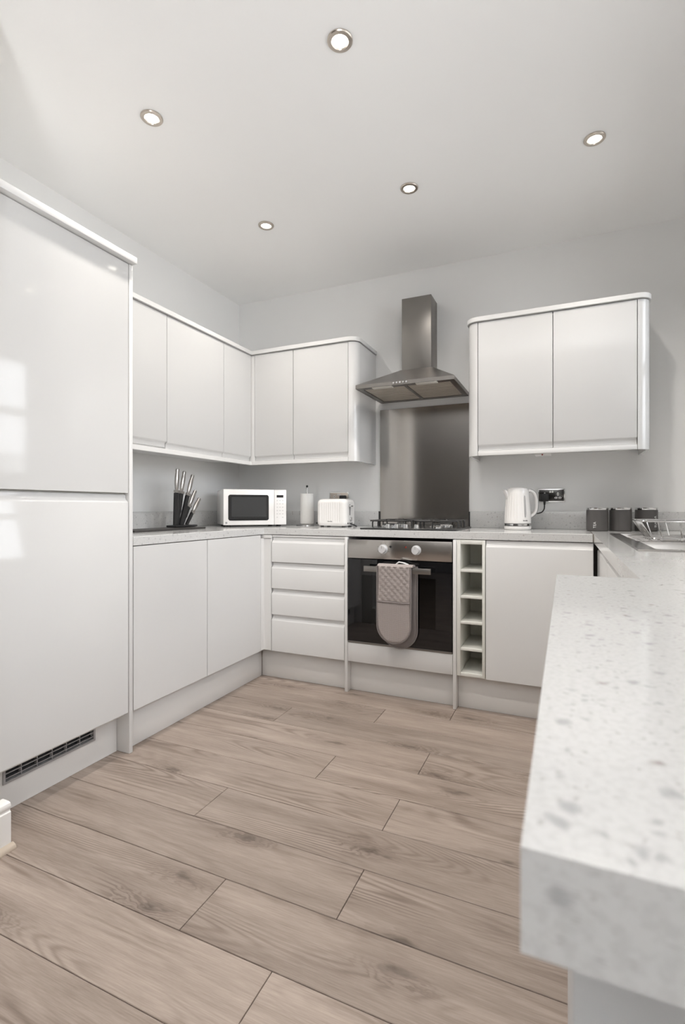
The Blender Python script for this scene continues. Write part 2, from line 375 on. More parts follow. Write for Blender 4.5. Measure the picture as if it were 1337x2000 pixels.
# floor: sub floor + planks
fl = struct(box('floor', 'dark', -1.5, 3.0, -6.0, 0.0, -0.03, -0.0085))
rows = [(-2.405, -2.22, 1.68), (-2.22, -2.033, 1.413), (-2.033, -1.843, 1.752), (-1.843, -1.658, 1.137), (-1.658, -1.47, 1.741), (-1.47, -1.28, 1.403), (-1.28, -1.095, 1.755), (-1.095, -0.91, 0.982), (-0.91, -0.735, 1.434), (-0.735, -0.548, 1.763), (-0.548, -0.36, 1.2), (-0.36, -0.18, 1.5), (-0.18, 0.0, 1.0)]
y = -2.405; k = 0
while y > -5.9:
    rows.append((max(y-.1865, -6.0), y, (0.40, 1.02, 0.62, 1.33, 0.85)[k % 5])); y -= .1865; k += 1
PL = 1.285
for y0, y1, xs in rows:
    x0lim = -1.5 if y1 < -2.37 else 0.0
    xe = []
    x = xs
    while x > x0lim: x -= PL
    x += PL
    xe = [x0lim]
    while x < 3.0:
        if x - x0lim > .02: xe.append(x)
        x += PL
    xe.append(3.0)
    for a, b in zip(xe, xe[1:]):
        g = 0.0009
        cx, cy = (a+b)/2, (y0+y1)/2
        if y0 < -2.0 and y1 > -2.37 and a < 0.72: a0 = a
        p = MB().box(a+g-cx, b-g-cx, y0+g-cy, y1-g-cy, -0.008, 0.0, 0.0011, 1).build('plank', 'oak', None)
        p.parent = fl; p.location = (cx, cy, 0)
# skirting around the wall return + bead
def skirt_prof(x, t=.02, h=.14): return [(x, 0), (x+t, 0), (x+t, h-.03), (x+t-.004, h-.027), (x+t-.004, h-.022), (x+t-.001, h-.018), (x+t, h-.010), (x+t-.003, h-.003), (x+t-.010, h), (x, h)]
sk = MB(); sk.prism(skirt_prof(.6955, .039), 'Y', -2.38, -2.195)
bo = struct(sk.build('baseboard_left', 'skirt'))
MB().prism([(.735, 0), (.753, 0), (.753, .004), (.748, .012), (.740, .016), (.735, .017)], 'Y', -2.38, -2.19).build('floor_bead', 'bead', bo)

# ------------------------------------------------------------------ cabinet helpers
def jdoor(name, parent, facing, face, a, b, z0, z1, lip=None, m='gloss', t=.02, g=.0019):
    L = .034
    if lip == 'top': pr = [(0, z0), (0, z1-L), (.0015, z1-L+.004), (.012, z1-L+.013), (.0145, z1-L+.018), (.0145, z1), (t, z1), (t, z0)]
    elif lip == 'bottom': pr = [(0, z1), (0, z0+L), (.0015, z0+L-.003), (.010, z0+L-.008), (.0125, z0+L-.011), (.0125, z0), (t, z0), (t, z1)]
    else: pr = [(0, z0), (0, z1), (t, z1), (t, z0)]
    mb = MB()
    if facing == '+X': mb.prism([(face-d_, z) for d_, z in pr], 'Y', a+g, b-g, .0009)
    elif facing == '-X': mb.prism([(face+d_, z) for d_, z in pr], 'Y', a+g, b-g, .0009)
    else: mb.prism([(face+d_, z) for d_, z in pr], 'X', a+g, b-g, .0009)
    return mb.build(name, m, parent)

ZB, ZT, WT, WB = .175, .872, .914, .8755     # door bottom, door top, worktop top and underside
# tall fridge housing -------------------------------------------------
t = thing('fridge_housing', 'tall glossy white built-in fridge housing with two doors and a grey plinth grille', 'fridge', (.3, -1.9, 0))
box('carcass', 'carcass', 0.003, .576, -2.195, -1.622, .16, 2.062, t)
jdoor('upper_door', t, '+X', .600, -2.195, -1.6195, 1.0985, 2.062, None, 'fridge')
jdoor('lower_door', t, '+X', .600, -2.195, -1.6195, ZB, 1.0915, 'top', 'fridge')
box('end_panel', 'satin', 0.003, .603, -1.6185, -1.6005, 0.001, 2.063, t, .0012)
box('cornice', 'satin', 0.003, .626, -2.20, -1.598, 2.066, 2.093, t, .002)
pl = MB(); pl.box(.515, .533, -2.195, -2.092, .001, .172).box(.515, .533, -1.735, -1.622, .001, .172).box(.515, .533, -2.092, -1.735, .001, .098).build('plinth', 'plinth', t)
gr = MB()
gr.box(.526, .538, -2.096, -2.088, .094, .172).box(.526, .538, -1.739, -1.731, .094, .172).box(.526, .538, -2.088, -1.739, .094, .102)
gro = gr.build('vent_grille', 'grille', t)
for i in range(4):
    MB().prism([(.521, .106+i*.016), (.535, .110+i*.016), (.535, .113+i*.016), (.521, .109+i*.016)], 'Y', -2.088, -1.739).build('slat', 'grille', gro)
for i in range(5): box('divider', 'grille', .520, .533, -2.032+i*.058, -2.029+i*.058, .102, .172, gro)
box('vent_backing', 'dark', .505, .514, -2.092, -1.735, .098, .172, t)

# wall cabinets ---------------------------------------------------------
CZ0, CZ1 = 1.352, 2.062
def wcab(label, facing, a, b, face=.34, zb=CZ0, name='wall_cabinet'):
    loc = (.17, (a+b)/2, CZ0) if facing == '+X' else ((a+b)/2, -.17, CZ0)
    t = thing(name, label, 'cabinet', loc)
    mb = MB()
    if facing == '+X': mb.box(.003, face-.0215, a+.001, b-.001, CZ0+.002, CZ1)
    else: mb.box(a+.001, b-.001, -face+.0215, -.003, CZ0+.002, CZ1)
    mb.build('carcass', 'satin', t)
    jdoor('door', t, facing, face if facing == '+X' else -face, a, b, zb, CZ1, 'bottom')
    return t
wcab('white wall cabinet beside the tall fridge, door edge a touch higher', '+X', -1.5975, -1.122, zb=CZ0+.006)
wcab('wide white wall cabinet above the knife stand', '+X', -1.122, -.636)
wcab('narrow white wall cabinet closing the inner corner above the microwave', '+X', -.636, -.3405)
wcab('slim white wall cabinet above the paper towel roll, in the corner', '-Y', .366, .664)
wcab('white wall cabinet with a rounded end post beside the cooker hood', '-Y', .664, 1.0535)
MB().box(.3200, .3650, -.3388, -.3200, 1.326, CZ1, .0008).build('corner_filler', 'satin', [o for o in C.objects if o.name.startswith('wall_cabinet') and o.parent is None][-2])
endcab = [o for o in C.objects if o.name.startswith('wall_cabinet') and o.parent is None][-1]
def post(x, sgn, parent, name='rounded_end_post', r=.056, th=.016):
    # x = straight edge next to the door; sgn +1 curves away to +x
    o = [(x, -.34)] + [(x + sgn*(px), py) for px, py in arc(0, -.34+r, r, -PI/2, 0, 12)][0:] + [(x+sgn*r, -.003)]
    i = [(x+sgn*(r-th), -.003)] + [(x + sgn*px, py) for px, py in arc(0, -.34+r, r-th, 0, -PI/2, 12)]
    MB().prism(o[1:]+i, 'Z', 1.325, CZ1).build(name, 'gloss', parent)
post(1.0545, 1, endcab)
# cornice and pelmet follow both wall runs
def corn(x, r): return arc(x, -.352+r, r, -PI/2, 0, 12)
poly = [(.003, -1.5975), (.352, -1.5975), (.352, -.352)] + corn(1.054, .064) + [(1.118, -.003), (.003, -.003)]
tag(MB().prism(poly, 'Z', CZ1+.004, CZ1+.029, .0015).build('cornice', 'satin'), 'thin white cornice strip along the tops of the corner wall cabinets', 'cornice')
poly = [(.32, -1.5975), (.341, -1.5975), (.341, -.341), (1.052, -.341), (1.052, -.32), (.32, -.32)]
tag(MB().prism(poly, 'Z', 1.325, 1.3495, .0012).build('pelmet', 'satin'), 'thin white pelmet strip under the corner wall cabinets above the microwave', 'pelmet')
# right wall cabinet: one unit with two doors
t = thing('double_wall_cabinet', 'white two-door wall cabinet with rounded ends hanging above the kettle', 'cabinet', (2.22, -.17, 1.35))
box('carcass', 'satin', 1.836, 2.600, -.3185, -.003, CZ0+.002, CZ1, t)
jdoor('door', t, '-Y', -.34, 1.8345, 2.218, CZ0, CZ1, 'bottom'); jdoor('door', t, '-Y', -.34, 2.218, 2.6015, CZ0, CZ1, 'bottom')
post(1.8335, -1, t); post(2.6025, 1, t)
a1 = [(1.8335-px, py) for px, py in arc(0, -.352+.064, .064, 0, -PI/2, 12)]; a2 = [(2.6025+px, py) for px, py in arc(0, -.352+.064, .064, -PI/2, 0, 12)]
MB().prism([(1.8335-.064, -.003)] + a1 + a2 + [(2.6665, -.003)], 'Z', CZ1+.004, CZ1+.029, .0015).build('cornice', 'satin', t)
box('pelmet', 'satin', 1.836, 2.600, -.341, -.32, 1.325, 1.3495, t, .0012)
t = thing('light_switch', 'small white switch with a red light tucked under the double wall cabinet', 'switch', (2.165, -.29, 1.33))
box('plate', 'white_plastic', 2.128, 2.208, -.318, -.235, 1.318, 1.3545, t, .002)
MB().cyl((2.166, -.318, 1.3185), (2.166, -.3195, 1.3185), .004, seg=12).build('indicator_light', 'red', t)

# base cabinets ---------------------------------------------------------
def bcab(label, a, b):
    t = thing('base_cabinet', label, 'cabinet', (.3, (a+b)/2, ZB))
    box('carcass', 'satin', .003, .583, a+.001, b-.001, ZB+.002, ZT, t)
    jdoor('door', t, '+X', .6045, a, b, ZB, ZT, None)
    return t
bcab('wide white base cabinet next to the tall fridge', -1.5985, -1.118)
bcab('white base cabinet in the corner below the microwave', -1.118, -.6255)
t = thing('corner_post', 'narrow white corner post between the base cabinet and the drawers', 'post', (.62, -.6, ZB))
MB().prism([(.586, -.6245), (.6045, -.6245), (.6045, -.593), (.6555, -.593), (.6555, -.575), (.586, -.575)], 'Z', ZB+.001, ZT-.02, .001).build('post', 'satin', t)
box('top_rail', 'satin', .586, .6555, -.60, -.575, ZT-.018, ZT, t)
t = thing('drawer_unit', 'white four-drawer unit with handle-less fronts between corner post and oven', 'drawers', (.9, -.3, ZB))
box('carcass', 'satin', .658, 1.139, -.5715, -.003, ZB+.002, ZT, t)
for z0, z1 in ((ZB, .3925), (.3955, .5495), (.5525, .7065), (.7105, .8585)): jdoor('drawer_front', t, '-Y', -.593, .6575, 1.1395, z0, z1, 'top')
box('top_rail', 'satin', .6575, 1.1395, -.582, -.572, .861, ZT, t)
# oven and its housing
t = thing('oven_housing', 'white oven housing with floor-length side panels around the black oven', 'cabinet', (1.455, -.3, 0))
box('side_panel', 'satin', 1.1415, 1.1585, -.595, -.003, .001, ZT, t, .001); box('side_panel', 'satin', 1.7495, 1.7665, -.595, -.003, .001, ZT, t, .001)
box('infill_panel', 'gloss', 1.1605, 1.7475, -.593, -.574, .176, .2815, t, .001)
box('shelf', 'satin', 1.1605, 1.7475, -.572, -.01, .262, .280, t)
t = thing('oven', 'built-in electric oven with a steel control strip and black glass door', 'oven', (1.455, -.3, .29))
X0, X1 = 1.1625, 1.7455
MB().box(X0+.012, X1-.012, -.566, -.562, .292, .856).box(X0+.012, X1-.012, -.05, -.046, .292, .856).box(X0+.012, X0+.016, -.566, -.05, .292, .856).box(X1-.016, X1-.012, -.566, -.05, .292, .856).build('body', 'dark', t)
box('control_panel', 'steel_oven', X0, X1, -.597, -.567, .7565, .8605, t, .0015)
# door: black glass surround with a tinted window
dr = MB()
wx0, wx1, wz0, wz1 = X0+.085, X1-.085, .40, .665
for q in ((X0, wx0, .294, .752), (wx1, X1, .294, .752), (wx0, wx1, .294, wz0), (wx0, wx1, wz1, .752)): dr.box(q[0], q[1], -.598, -.578, q[2], q[3])
do = dr.build('door', 'black_glass', t)
box('window_pane', 'oven_glass', wx0, wx1, -.5975, -.593, wz0, wz1, do)
bk = MB(); bk.box(wx0, wx1, -.570, -.568, wz0, wz1); bk.build('liner', 'grey_plastic', do)
for i in range(3): MB().cyl((wx0+.004, -.580, .46+i*.07), (wx1-.004, -.580, .46+i*.07), .0022, seg=8).build('shelf_bar', 'chrome', do)
box('bottom_trim', 'steel', X0, X1, -.596, -.578, .2825, .2925, t, .001)
hd = MB(); hd.box(1.277, 1.647, -.650, -.640, .692, .722, .0015).box(1.30, 1.325, -.641, -.597, .698, .716).box(1.60, 1.625, -.641, -.597, .698, .716)
hd.build('handle', 'steel', t)
for x in (1.372, 1.557):
    k = MB(); k.cyl((x, -.597, .812), (x, -.601, .812), .026, seg=28).cyl((x, -.601, .812), (x, -.624, .812), .0215, .0195, 28)
    ko = k.build('knob', 'knob', t); box('pointer', 'grey_plastic', x-.001, x+.001, -.6245, -.6235, .816, .831, ko)
    for j in range(8):
        an = PI/2 + (j+.5)*2*PI/8
        c_, s_ = math.cos(an)*.034, math.sin(an)*.034
        box('dial_mark', 'print_dark', x+c_-.0012, x+c_+.0012, -.5976, -.597, .812+s_-.0012, .812+s_+.0012, t)
MB().cyl((1.414, -.597, .826), (1.414, -.600, .826), .006, seg=14).build('indicator_light', 'black_plastic', t)
MB().cyl((1.500, -.597, .826), (1.500, -.600, .826), .0042, seg=14).build('indicator_light', 'red', t)
# wine rack
t = thing('wine_rack', 'narrow open white wine rack with five square niches', 'wine rack', (1.84, -.3, ZB))
box('side', 'carcass', 1.7685, 1.7870, -.593, -.01, .177, ZT, t, .0008); box('side', 'carcass', 1.8955, 1.9100, -.593, -.01, .177, ZT, t, .0008)
box('back', 'carcass', 1.7875, 1.895, -.30, -.29, .18, ZT, t)
for z0, z1 in ((.177, .194), (.308, .321), (.444, .457), (.575, .588), (.709, .722), (.851, ZT)): box('shelf', 'carcass', 1.7875, 1.895, -.590, -.302, z0, z1, t, .0008)
t = thing('base_cabinet', 'white base cabinet below the kettle with one wide door', 'cabinet', (2.15, -.3, ZB))
box('carcass', 'satin', 1.9125, 2.398, -.5715, -.003, ZB+.002, ZT, t); jdoor('door', t, '-Y', -.593, 1.9115, 2.398, ZB, ZT, 'top')
# sink run + breakfast bar cabinets
t = thing('sink_cabinet', 'white sink base cabinet under the far end of the sink worktop', 'cabinet', (2.7, -1.35, ZB))
cb = MB(); cb.box(2.434, 2.452, -2.17, -.606, ZB, ZT).box(2.98, 2.997, -2.17, -.606, ZB, ZT).box(2.452, 2.98, -2.17, -.606, ZB, ZB+.018); cb.build('carcass', 'satin', t)
ys = (-.604, -1.15, -1.66, -2.165)
for a, b in zip(ys[1:], ys): jdoor('door', t, '-X', 2.412, a, b, ZB, ZT, 'top')
box('plinth', 'plinth', 2.462, 2.48, -2.17, -.56, .001, .172, t)
tag(box('breakfast_bar_base', 'shaded_panel', 2.283, 2.985, -2.90, -2.22, .001, WB-.0005, None, .002), 'white panelled base under the breakfast bar worktop, coloured grey for its shade', 'cabinet')
# plinths
tag(box('plinth', 'plinth', .545, .562, -1.599, -.549, .001, .173, None, .001), 'long white plinth under the two base cabinets beside the fridge', 'plinth')
tag(box('plinth', 'plinth', .563, 1.1405, -.547, -.530, .001, .173, None, .001), 'white plinth board under the drawer unit', 'plinth')
tag(box('plinth', 'plinth', 1.1595, 1.7485, -.547, -.530, .001, .173, None, .001), 'white plinth board between the side panels below the oven', 'plinth')
tag(box('plinth', 'plinth', 1.7675, 2.460, -.547, -.530, .001, .173, None, .001), 'white plinth board below the wine rack and its neighbouring cabinet', 'plinth')

# ------------------------------------------------------------------ worktops
JX = 2.396
tag(MB().prism([(.003, -1.5985), (.605, -1.5985), (.605, -.5875), (.003, -.5875)], 'Z', WB, WT, .0015).build('worktop', 'quartz'), 'pale speckled worktop carrying the knife stand beside the fridge', 'worktop')
bw = tag(MB().prism([(.003, -.5865), (JX-.0015, -.5865), (JX-.0015, -.003), (.003, -.003)], 'Z', WB, WT, .0015).build('worktop', 'quartz'), 'pale speckled worktop along the oven wall under hob and kettle', 'worktop')
box('joint_strip', 'nickel', JX-.0012, JX+.0012, -.5865, -.003, WB, WT+.0004, bw)
# L-shaped piece with the sink cut-out
SX0, SX1, SY0, SY1 = 2.467, 2.94, -1.525, -.527
lw = MB()
lw.prism([(JX+.0015, -.003), (JX+.0015, -2.177), (2.265, -2.177), (2.265, -2.988), (2.997, -2.988), (2.997, -1.54), (SX0+.012, -1.513), (SX0+.012, -.54), (SX1-.012, -.54), (SX1-.012, -1.513), (2.997, -1.539), (2.997, -.003)], 'Z', WB, WT)
tag(lw.build('worktop', 'quartz', None, smooth=False), 'big pale speckled worktop forming the sink run and the breakfast bar', 'worktop')
# upstands
UZ = 1.014
tag(box('upstand', 'quartz', .003, .018, -1.5985, -.003, WT+.0005, UZ, None, .001), 'low speckled upstand behind the knife stand', 'upstand')
tag(box('upstand', 'quartz', .019, 1.136, -.018, -.003, WT+.0005, UZ, None, .001), 'low speckled upstand behind toaster and paper towel roll', 'upstand')
tag(box('upstand', 'quartz', 1.737, 2.997, -.018, -.003, WT+.0005, UZ, None, .001), 'low speckled upstand behind kettle and canisters', 'upstand')

# ------------------------------------------------------------------ splashback, hood
t = thing('splashback', 'brushed steel splashback sheet behind the hob', 'splashback', (1.435, -.005, WT))
box('sheet', 'steel_splash', 1.143, 1.729, -.008, -.001, WT+.0005, 1.690, t)
box('edge_seal', 'black_plastic', 1.1365, 1.1425, -.020, -.002, WT+.0005, 1.013, t); box('edge_seal', 'black_plastic', 1.7295, 1.7365, -.020, -.002, WT+.0005, 1.013, t)
t = thing('cooker_hood', 'pyramid-shaped stainless steel cooker hood with square chimney', 'cooker hood', (1.435, -.2, 1.735))
box('chimney', 'steel', 1.340, 1.527, -.157, -.003, 1.895, 2.346, t, .002)
def rect(x0, x1, y0, y1, z): return [(x0, y0, z), (x1, y0, z), (x1, y1, z), (x0, y1, z)]
HX0, HX1, HY = 1.150, 1.727, -.456
MB().rings([rect(HX0, HX1, HY, -.003, 1.735), rect(HX0, HX1, HY, -.003, 1.757), rect(1.334, 1.533, -.163, -.003, 1.898)], False, True).build('canopy', 'steel', t, smooth=False)
un = MB()
for q in ((HX0+.002, HX1-.002, HY+.002, HY+.05), (HX0+.002, HX1-.002, -.035, -.005), (HX0+.002, HX0+.032, HY+.05, -.035), (HX1-.032, HX1-.002, HY+.05, -.035), (1.430, 1.447, HY+.05, -.035)): un.box(*q, 1.7365, 1.742)
un.build('underside_frame', 'steel', t)
for a, b in ((HX0+.033, 1.4295), (1.4475, HX1-.033)):
    f = box('grease_filter', 'filter', a, b, HY+.051, -.036, 1.740, 1.746, t)
    for i in range(9): box('rib', 'filter', a+.01, b-.01, HY+.075+i*.038, HY+.081+i*.038, 1.7385, 1.7405, f)
for a in (1.25, 1.51): box('lamp_cover', 'diffuser', a, a+.12, HY+.006, HY+.045, 1.7315, 1.7365, t, .001)
for i in range(5):
    MB().cyl((1.385+i*.019, HY+.001, 1.7475), (1.385+i*.019, HY-.006, 1.7475), .0052, seg=12).build('button', 'chrome', t)

# ------------------------------------------------------------------ downlights
def downlight(x, y, label):
    t = thing('ceiling_downlight', label, 'downlight', (x, y, H), 0, 'recessed ceiling downlights')
    MB().lathe([(.0262, -.0035), (.0285, -.0068), (.040, -.006), (.0425, -.003), (.0425, -.0003), (.0262, -.0003)], (0, 0, 0), 40, cap0=False, cap1=False).build('trim_ring', 'nickel', t, True)
    MB().lathe([(.0260, -.0003), (.0260, -.003), (.018, -.0036), (.0, -.0036)], (0, 0, 0), 32).build('bulb', 'bulb', t, True)
    l = bpy.data.lights.new('downlight_lamp', 'SPOT'); l.energy = DOWN_W; l.color = DOWN_COL; l.spot_size = math.radians(134); l.spot_blend = .8; l.shadow_soft_size = .028
    lo = bpy.data.objects.new('downlight_lamp', l); C.objects.link(lo); lo.parent = t; lo.location = (0, 0, -.012)
    return t
downlight(1.597, -1.668, 'chrome ceiling downlight in the middle of the ceiling, nearest to the camera')
downlight(.780, -1.672, 'chrome ceiling downlight closest to the tall fridge')
downlight(2.390, -.832, 'chrome ceiling downlight in front of the double wall cabinet')
downlight(1.588, -.834, 'chrome ceiling downlight straight in front of the cooker hood')
downlight(.780, -.842, 'chrome ceiling downlight in the corner by the slim wall cabinet, smallest in view')
downlight(2.390, -1.67, 'chrome ceiling downlight above the sink worktop, out of view')
downlight(.780, -2.50, 'chrome ceiling downlight nearest the dining end, out of view')

# fill lamp added behind the camera to brighten the ceiling
t = thing('fill_lamp', 'added fill lamp standing unseen in the dining end', 'fill lamp', (UP_X, UP_Y, 0))
MB().lathe([(.14, .0005), (.14, .02), (.12, .03)], (0, 0, 0), 28).build('foot', 'nickel', t, True)
MB().lathe([(.12, .0302), (.19, .06), (.20, .45), (.195, .452), (.185, .44), (.18, .08), (.0, .06)], (0, 0, 0), 32, cap0=True, cap1=False).build('shade', 'nickel', t, True)
l = bpy.data.lights.new('fill_light', 'AREA'); l.shape = 'DISK'; l.size = .34; l.spread = math.radians(135); l.energy = UP_W; l.color = (.98, .99, 1.0)
lo = bpy.data.objects.new('fill_light', l); C.objects.link(lo); lo.parent = t; lo.location = (0, 0, .446); lo.rotation_euler = (PI, 0, 0)

# ------------------------------------------------------------------ hob
t = thing('gas_hob', 'black four-burner gas hob with cast iron pan supports', 'hob', (1.475, -.3, WT))
hx0, hx1, hy0, hy1 = 1.205, 1.752, -.525, -.055
box('base_plate', 'black_enamel', hx0, hx1, hy0, hy1, WT+.0005, WT+.008, t, .003)
zt = WT+.008
for x, y, r in ((1.34, -.40, .046), (1.34, -.17, .036), (1.615, -.40, .036), (1.615, -.17, .048)):
    bo = MB().lathe([(r, 0), (r, .010), (r*.8, .014), (r*.8, .016)], (x, y, zt), 24).build('burner', 'chrome', t)
    MB().lathe([(r*.72, .0162), (r*.72, .021), (r*.6, .024)], (x, y, zt), 24).build('burner_cap', 'iron', bo)
for x in (1.365, 1.415, 1.470, 1.530):
    MB().lathe([(.017, .0002), (.017, .004), (.014, .006), (.0125, .022), (.010, .024)], (x, -.495, zt), 20).build('knob', 'chrome', t)
def bar(b, p, r=.0045): b.tube(p, r, 8)
zg = zt+.040
for gx0, gx1 in ((1.225, 1.468), (1.488, 1.732)):
    g = MB(); gy0, gy1 = -.47, -.08
    P = [(px, py, zg) for px, py in rrect(gx0+.012, gx1-.012, gy0+.012, gy1-.012, .03)]
    g.tube(P, .0045, 8, True)
    for y in (gy0+.10, gy1-.10, (gy0+gy1)/2):
        g.tube([(gx0+.012, y, zg), (gx0+.004, y, zg-.003), (gx0, y, zg-.014), (gx0, y, zt+.001)], .0045, 8)
        g.tube([(gx1-.012, y, zg), (gx1-.004, y, zg-.003), (gx1, y, zg-.014), (gx1, y, zt+.001)], .0045, 8)
    mx = (gx0+gx1)/2
    for cy in (-.40, -.17):
        for s_ in (-1, 1):
            g.tube([(mx + s_*(gx1-gx0-.024)/2, cy, zg), (mx+s_*.03, cy, zg+.002)], .0045, 8)
        g.tube([(mx, cy-.065 if cy < -.3 else cy+.075, zg), (mx, cy-.025 if cy < -.3 else cy+.025, zg+.002)], .0045, 8)
    for y in (gy0+.012, gy1-.012): g.tube([(mx, y, zg), (mx, y, zt+.001)], .0045, 8)
    g.build('pan_support', 'iron', t)

# ------------------------------------------------------------------ oven glove over the handle
t = thing('oven_glove', 'grey-pink quilted double oven glove hanging over the oven handle', 'oven glove', (1.455, -.655, .72))
def pad(x0, x1, ztop, zbot, ysurf, th, quilt, nx=34, nz=84):
    """rounded-bottom cloth pad; ysurf is the front surface, bulging towards -y"""
    mb = MB(); cx = (x0+x1)/2; hw = (x1-x0)/2; bm = mb.bm
    F = []; B = []
    for j in range(nz+1):
        v = j/nz; z = ztop + (zbot-ztop)*v
        rem = z - zbot
        w = hw if rem > hw*1.0 else math.sqrt(max(hw*hw - (hw-rem)**2, 1e-8))
        f = []; b = []
        for i in range(nx+1):
            u = -1 + 2*i/nx
            x = cx + w*u + .0025*math.sin(v*9.0)
            edge = min((1-abs(u))*w, rem + 1e-4)
            puff = th*min(1.0, max(edge, 0)/.012)**.5
            if quilt and v < .455:
                a1 = math.sin((x*1.0 + z)*PI/.034); a2 = math.sin((x*1.0 - z)*PI/.034)
                puff += .0055*(abs(a1*a2)**.6) * min(1, edge/.02) - .002
            elif quilt and abs(v-.465) < .012: puff -= .004*(1-abs(v-.465)/.012)
            f.append(bm.verts.new((x, ysurf-puff, z))); b.append(bm.verts.new((x, ysurf, z)))
        F.append(f); B.append(b)
    for j in range(nz):
        for i in range(nx):
            bm.faces.new((F[j][i], F[j][i+1], F[j+1][i+1], F[j+1][i])); bm.faces.new((B[j][i+1], B[j][i], B[j+1][i], B[j+1][i+1]))
        bm.faces.new((F[j][0], F[j+1][0], B[j+1][0], B[j][0])); bm.faces.new((F[j+1][nx], F[j][nx], B[j][nx], B[j+1][nx]))
    for i in range(nx): bm.faces.new((F[0][i+1], F[0][i], B[0][i], B[0][i+1])); bm.faces.new((F[nz][i], F[nz][i+1], B[nz][i+1], B[nz][i]))
    return mb
def outline(x0, x1, ztop, zbot, y):
    cx = (x0+x1)/2; hw = (x1-x0)/2
    return [(x0, y, ztop)] + [(x0, y, ztop + (zbot+hw-ztop)*k/8) for k in range(1, 8)] + [(cx - hw*math.cos(a), y, zbot+hw-hw*math.sin(a)) for a in [PI*k/24 for k in range(25)]] + [(x1, y, zbot+hw + (ztop-zbot-hw)*k/8) for k in range(1, 8)] + [(x1, y, ztop)]
pad(1.360, 1.545, .728, .322, -.658, .010, True).build('front_mitt', 'fabric', t, sharp=80)
MB().tube(outline(1.360, 1.545, .728, .322, -.662), .0042, 8).build('binding', 'fabric_trim', t)
MB().tube([(1.364, -.669, .541), (1.40, -.671, .539), (1.45, -.671, .540), (1.50, -.671, .538), (1.541, -.669, .539)], .003, 8).build('pocket_hem', 'fabric_trim', t)
pad(1.366, 1.566, .726, .287, -.606, .010, False).build('back_mitt', 'fabric_trim', t, sharp=80)
MB().tube(outline(1.366, 1.566, .726, .287, -.612), .004, 8).build('binding', 'fabric_trim', t)
# the bridge of cloth over the bar
MB().prism([(-.666, .727), (-.660, .735), (-.648, .738), (-.632, .738), (-.616, .735), (-.607, .727), (-.611, .7245), (-.620, .7265), (-.640, .727), (-.655, .7255)], 'X', 1.362, 1.555).build('bridge', 'fabric', t, sharp=80)
MB().prism([(1.455, .738), (1.47, .752), (1.50, .748), (1.525, .739), (1.515, .7375), (1.495, .744), (1.475, .747), (1.462, .738)], 'Y', -.640, -.625).build('hanging_loop', 'print_white', t)

# ------------------------------------------------------------------ microwave
mw = thing('microwave', 'white microwave with a dark window standing across the corner', 'microwave', (.296, -.583, WT+.0005), math.radians(45.4))
w_, dp, z0, z1 = .411, .33, .011, .241
MB().box(.003, w_-.003, .02, dp, z0, z1, .006, 2).build('casing', 'appliance', mw, True)
fr_ = MB()
dw = .329
a0, a1, b0, b1 = .030, .292, .040, .206       # window
fr_.box(0, dw, 0, .019, z0, z1, .003, 2)
do = fr_.build('door', 'appliance', mw, True)
wnd = MB(); wnd.prism(rrect(a0, a1, b0, b1, .014), 'Y', -.0015, .0005); wnd.build('window', 'black_glass', do, True)
wnd = MB(); wnd.prism(rrect(a0+.020, a1-.016, b0+.024, b1-.014, .004), 'Y', -.0022, -.0014); wnd.build('window_screen', mat('oven_screen', (.035, .036, .037), .12), do, True)
cp = MB().box(dw+.0015, w_, 0, .019, z0, z1, .003, 2).build('control_panel', 'appliance', mw, True)
MB().box(.345, .390, -.0012, .0005, .190, .206).build('display', 'black_glass', cp, True)
for r in range(6):
    for c_ in range(3):
        if r == 5 and c_ == 1: continue
        x = .349 + c_*.0185; z = .170 - r*.022
        MB().box(x-.0045, x+.0045, -.0012, .0005, z-.0022, z+.0022).build('button', mat('button_print', (.5, .49, .48), .5) if (r, c_) == (0, 0) else bpy.data.materials['button_print'], cp, True)
MB().cyl((.018, -.0008, .026), (.018, .0005, .026), .007, seg=16).build('emblem', 'grey_plastic', do, True)
for x, y in ((.04, .05), (.37, .05), (.04, .29), (.37, .29)): MB().cyl((x, y, 0), (x, y, .012), .016, seg=14).build('foot', 'black_plastic', mw, True)

# ------------------------------------------------------------------ paper towel holder + roll
px_, py_ = .645, -.112
t = thing('paper_towel_holder', 'chrome upright paper towel holder with round base between microwave and toaster', 'holder', (px_, py_, WT))
MB().lathe([(.076, .0005), (.076, .005), (.070, .008), (.012, .009)], (px_, py_, WT), 32).build('base', 'chrome', t)
MB().lathe([(.0065, .009), (.0065, .255), (.009, .257), (.009, .262), (.005, .266)], (px_, py_, WT), 16).build('rod', 'chrome', t)
MB().lathe([(.0045, .2662), (.008, .269), (.008, .274), (.003, .279)], (px_, py_, WT), 16).build('finial', 'black_plastic', t)
r = MB()
ri, ro = .019, .0475
r.lathe([(ri, .010), (ro-.002, .010), (ro, .012), (ro, .219), (ro-.002, .221), (ri, .221), (ri, .010)], (px_, py_, WT), 40, cap0=False, cap1=False)
tag(r.build('paper_towel_roll', 'paper'), 'white paper towel roll on the upright holder', 'paper roll')

